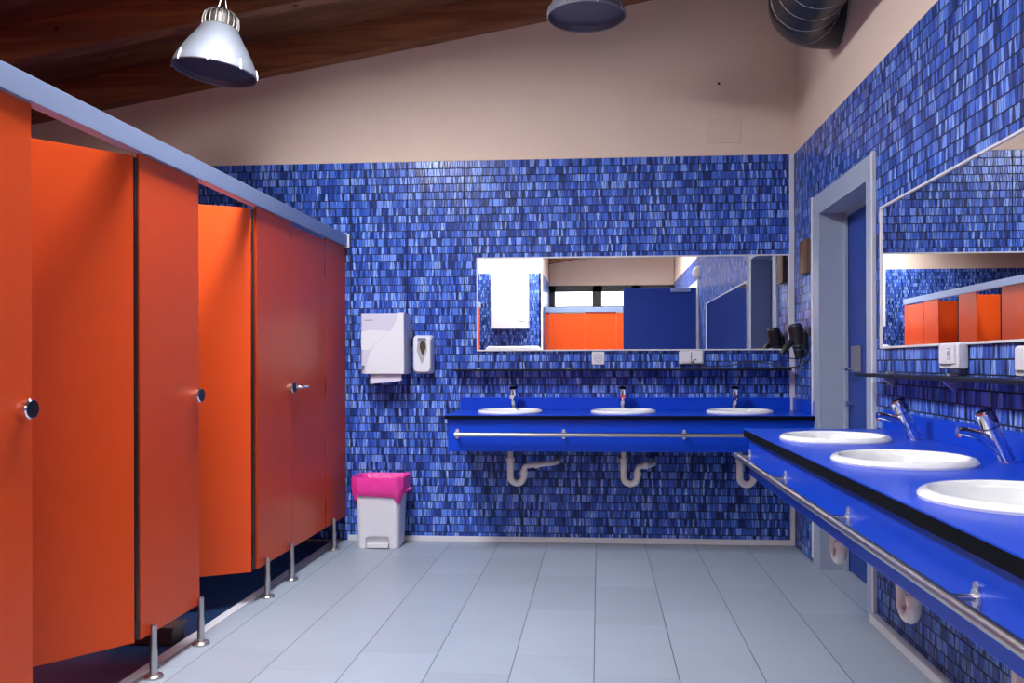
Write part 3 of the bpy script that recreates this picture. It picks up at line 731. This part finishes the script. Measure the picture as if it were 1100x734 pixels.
bm = B(); tube(bm, spline([(.150, .02, .36), (.190, .0, .375), (.200, -.03, .385), (.178, -.04, .37), (.165, -.045, .350)], 5), .006, 8); obj('liner_knot', bm, 'pink', t)

# ------------------------------------------------------------------ hair dryer with cord
t = thing('hair_dryer', 'black hair dryer hanging in its holder in the room corner', 'hair dryer', (1.215, 5.25, 1.335))
top, bot = V(-.014, 0, .100), V(.020, .01, -.110); ax = (bot - top)
bm = B(); tube(bm, [top, top + ax * .04, top + ax * .15, top + ax * .45, top + ax * .62, top + ax * .64, top + ax * .74, top + ax * .76, top + ax * .97, bot], [.030, .040, .045, .045, .038, .037, .034, .033, .029, .027], 24); bd = obj('barrel', bm, 'black', t)
def hoop(bm, c, n, r, w):
    n = n.normalized(); a = n.orthogonal().normalized(); b = n.cross(a)
    tube(bm, [c + a * (math.cos(q) * r) + b * (math.sin(q) * r) for q in [2 * PI * j / 24 for j in range(25)]], w, 6, False)
for f, r in ((.045, .0405), (.63, .0385), (.75, .0345)):
    bm = B(); hoop(bm, top + ax * f, ax, r, .0016); obj('trim_ring', bm, 'chrome', bd)
bm = B(); tube(bm, [top + ax * .42, V(-.040, -.01, -.015), V(-.075, -.015, -.055), V(-.098, -.018, -.085)], [.024, .021, .019, .017], 16); obj('handle', bm, 'black', t)
bm = B(); box(bm, .028, .058, -.035, .035, -.06, .045, .008); box(bm, .010, .035, -.006, .006, .0, .02); obj('wall_holder', bm, 'black', t)
c0 = V(-.098, -.018, -.085)
pts = [c0, (-.085, -.03, -.105), (-.03, -.03, -.115), (.03, -.03, -.11), (.048, -.10, -.06), (.045, -.16, .0), (.046, -.12, .055), (.048, -.03, .06), (.046, .02, .03), (.042, .08, -.06), (.040, .09, -.12), (.02, .06, -.16), (-.05, .10, -.168), (-.16, .17, -.140), (-.27, .20, -.135), (-.38, .23, -.158), (-.52, .255, -.163), (-.60, .27, -.155), (-.60, .29, -.130), (-.58, .29, -.115)]
bm = B(); tube(bm, spline(pts, 8), .0038, 8); obj('cord', bm, 'rubber', t)
pts = [(.046, -.03, .05), (.048, -.13, .02), (.048, -.17, -.05), (.046, -.12, -.11), (.040, -.02, -.15), (-.02, .02, -.172), (-.12, .08, -.172), (-.30, .12, -.168)]
bm = B(); tube(bm, spline(pts, 8), .0036, 8); obj('cord', bm, 'rubber', t)

# ------------------------------------------------------------------ small wall things
t = thing('wall_plaque', 'small brown wooden plaque on the right wall left of the door frame', 'plaque', (XR, 5.246, 1.844), -PI / 2)
obj('board', plate_bm(.175, .205, .028, .003), 'plaque', t)
bm = B(); box(bm, -.060, .060, -.0295, -.028, -.075, .075); obj('inset', bm, 'plaque', t)
t = tag(obj('cover_plate', plate_bm(.216, .164, .006, .002), 'plate'), 'flat beige cover plate on the plaster near the upper right corner', 'cover plate'); t.location = (.825, YB + .008, 2.724)
bm = B(); cyl(bm, (0, .002, 0), (0, -.015, 0), .004, 10); cyl(bm, (0, -.015, 0), (0, -.018, 0), .009, 10)
t = tag(obj('wall_nail', bm, 'black'), 'tiny dark nail in the beige plaster above the cover plate', 'nail'); t.location = (.790, YB + .008, 3.03)
t = thing('wall_cabinet', 'tall white wall cabinet reflected at the left of the back mirror', 'cabinet', (-1.335, -1.50, 1.71), PI)
bm = B(); box(bm, -.285, .285, -.16, -.0005, 0, .83, .008); obj('body', bm, 'plastic', t)
bm = B(); box(bm, -.280, .280, -.172, -.160, .005, .825, .004); dr = obj('door', bm, 'plastic', t)
bm = B()
for i in range(5): box(bm, -.215 + i * .013, -.206 + i * .013, -.1735, -.172, .10, .112)
obj('wordmark', bm, 'grey', dr)
bm = B()
for z in (.29, .33, .37): cyl(bm, (-.235, -.172, z), (-.235, -.176, z), .006, 10)
obj('button', bm, 'grey', dr)
t = thing('changing_table', 'folded white baby changing table below the white cabinet in the mirror', 'changing table', (-1.29, -1.50, .92), PI)
bm = B(); loft(bm, [[(x, -d, z + .265) for x, z in rrect(w, h, r, 8)] for d, w, h, r in ((.0005, .86, .53, .08), (.09, .86, .53, .08), (.115, .82, .49, .07))]); obj('shell', bm, 'plastic', t)
bm = B(); box(bm, -.10, .10, -.128, -.112, .44, .47, .004); obj('pull_handle', bm, 'grey', t)
t = thing('wall_light', 'round cream wall light on the right wall above the entrance door', 'wall light', (XR, .46, 2.33), -PI / 2)
bm = B(); tube(bm, [(0, -.0005, 0), (0, -.03, 0)], .085, 28); obj('base', bm, 'white_alu', t)
bm = B(); tube(bm, [(0, -.03, 0), (0, -.05, 0), (0, -.075, 0), (0, -.092, 0), (0, -.098, 0)], [.078, .076, .062, .036, .010], 28); obj('shade', bm, 'sconce', t)

# ------------------------------------------------------------------ pendant lamps
def lamp(label):
    t = thing('pendant_lamp', label, 'lamp', (0, 0, 0), 0, 'grey bell shaped pendant lamps')
    bm = B(); prof = [(.211, 0), (.213, .004), (.211, .010), (.206, .030), (.194, .060), (.173, .100), (.150, .140), (.127, .175), (.105, .210), (.088, .238)]
    lathe(bm, prof + [(r - .004, z - .002) for r, z in prof[::-1]], (0, 0, 0), 48, close=True); sh = obj('shade', bm, 'lampmetal', t)
    bm = B(); lathe(bm, [(r - .0055, z + .004 if i < 2 else z - .004) for i, (r, z) in enumerate(prof)] + [(0, .236)], (0, 0, 0), 40); obj('reflector', bm, 'inner', t)
    bm = B(); lathe(bm, [(0, .030), (.196, .030), (.196, .034), (0, .034)], (0, 0, 0), 40); obj('lens', bm, 'inner', t)
    bm = B(); lathe(bm, [(.080, .236), (.066, .250), (.066, .300), (.050, .322), (.02, .330), (0, .330)], (0, 0, 0), 28); hs = obj('housing', bm, 'lampcage', t)
    bm = B()
    for j in range(18):
        a = 2 * PI * j / 18; c, s = math.cos(a), math.sin(a)
        tube(bm, [(c * .089, s * .089, .236), (c * .092, s * .092, .262), (c * .084, s * .084, .302), (c * .055, s * .055, .326), (c * .03, s * .03, .331)], .0045, 6)
    obj('cage', bm, 'lampcage', hs)
    for j in range(8):
        a = 2 * PI * (j + .35) / 8; c, s = math.cos(a), math.sin(a)
        bm = B(); tube(bm, [(c * .214, s * .214, -.004), (c * .213, s * .213, .015), (c * .203, s * .203, .048)], .0035, 6); obj('clip', bm, 'alu', sh)
    return t
l0 = lamp('grey bell shaped pendant lamp hanging above the cubicles')
for j, (t, loc, rot, top) in enumerate(((l0, (-2.00, 4.25, 2.720), (math.radians(-2), math.radians(6), 0), None), (None, (-.062, 4.52, 3.060), (0, 0, 0), None))):
    if t is None: t = dup(l0, loc, 0, 'grey pendant lamp cut by the top edge of the photo')
    t.location = loc; t.rotation_euler = rot
    H = zc(loc[0]) + RD - loc[2]
    for s in (-1, 1):
        bm = B(); tube(bm, [(s * .028, 0, .322), (s * .009, 0, .40 if H > .45 else H * .9), (s * .004, 0, H + .01)], .003, 6); obj('suspension_wire', bm, 'alu', t)
    bm = B(); cyl(bm, (0, 0, H - .02), (0, 0, H + .012), .035, 16); obj('ceiling_rose', bm, 'lampcage', t)

# ------------------------------------------------------------------ ventilation duct
t = thing('ventilation_duct', 'black round ventilation duct bending into the upper right wall', 'duct', (0, 0, 0))
dx, dz, R, r = 1.055, 3.055, .20, .180
bm = B(); tube(bm, [(dx, -.2, dz), (dx, 4.36, dz)], r, 40); obj('straight_section', bm, 'duct', t)
el = [(dx + R - R * math.cos(a), 4.36 + R * math.sin(a), dz) for a in [PI / 2 * j / 8 for j in range(9)]] + [(XR + .03, 4.36 + R, dz)]
bm = B(); tube(bm, el, r, 40); obj('elbow', bm, 'duct', t)
bm = B()
for k in range(28):
    hoop(bm, V(dx, 4.33 - k * .135, dz), V(0, 1, 0), r, .0025)
obj('seam_ring', bm, 'ductrib', t)
bm = B(); hoop(bm, V(el[4][0], el[4][1], dz), V(1, 1, 0), r, .002); hoop(bm, V(XR + .004, 4.36 + R, dz), V(1, 0, 0), r + .002, .006); obj('wall_collar', bm, 'ductrib', t)

# ------------------------------------------------------------------ light, camera, colour
w = bpy.data.worlds.new('world'); scene.world = w; w.use_nodes = True
w.node_tree.nodes['Background'].inputs[0].default_value = (.6, .7, .9, 1); w.node_tree.nodes['Background'].inputs[1].default_value = .3

F, VX, VY, K, RL, CH = 900., 643.5, 389.5, 7.9e-5, .0028, 1.2
cx = VX - 64.3
for _ in range(20): cx = VX - F * F / (1 / K - (VX - cx))
cy = VY + RL * (VX - cx); yaw = math.atan((VX - cx) / F)
cam = bpy.data.cameras.new('camera'); co = bpy.data.objects.new('camera', cam); COL.objects.link(co)
cam.sensor_fit = 'HORIZONTAL'; cam.sensor_width = 36; cam.lens = 36 * F / 1100
cam.shift_x = (550 - cx) / 1100; cam.shift_y = (cy - 367) / 1100; cam.clip_start = .02
fwd = V(-math.sin(yaw), math.cos(yaw), 0); rt = V(math.cos(yaw), math.sin(yaw), 0); up = V(0, 0, 1)
c_, s_ = math.cos(RL), math.sin(RL)
rt2 = rt * c_ - up * s_; up2 = rt * s_ + up * c_
co.matrix_world = Matrix(((rt2.x, up2.x, -fwd.x, 0), (rt2.y, up2.y, -fwd.y, 0), (rt2.z, up2.z, -fwd.z, CH), (0, 0, 0, 1)))
scene.camera = co
scene.cycles.diffuse_bounces = 2
vs = scene.view_settings; vs.view_transform = 'Standard'; vs.look = 'None'; vs.gamma = 1; vs.use_curve_mapping = False; vs.exposure = -0.1
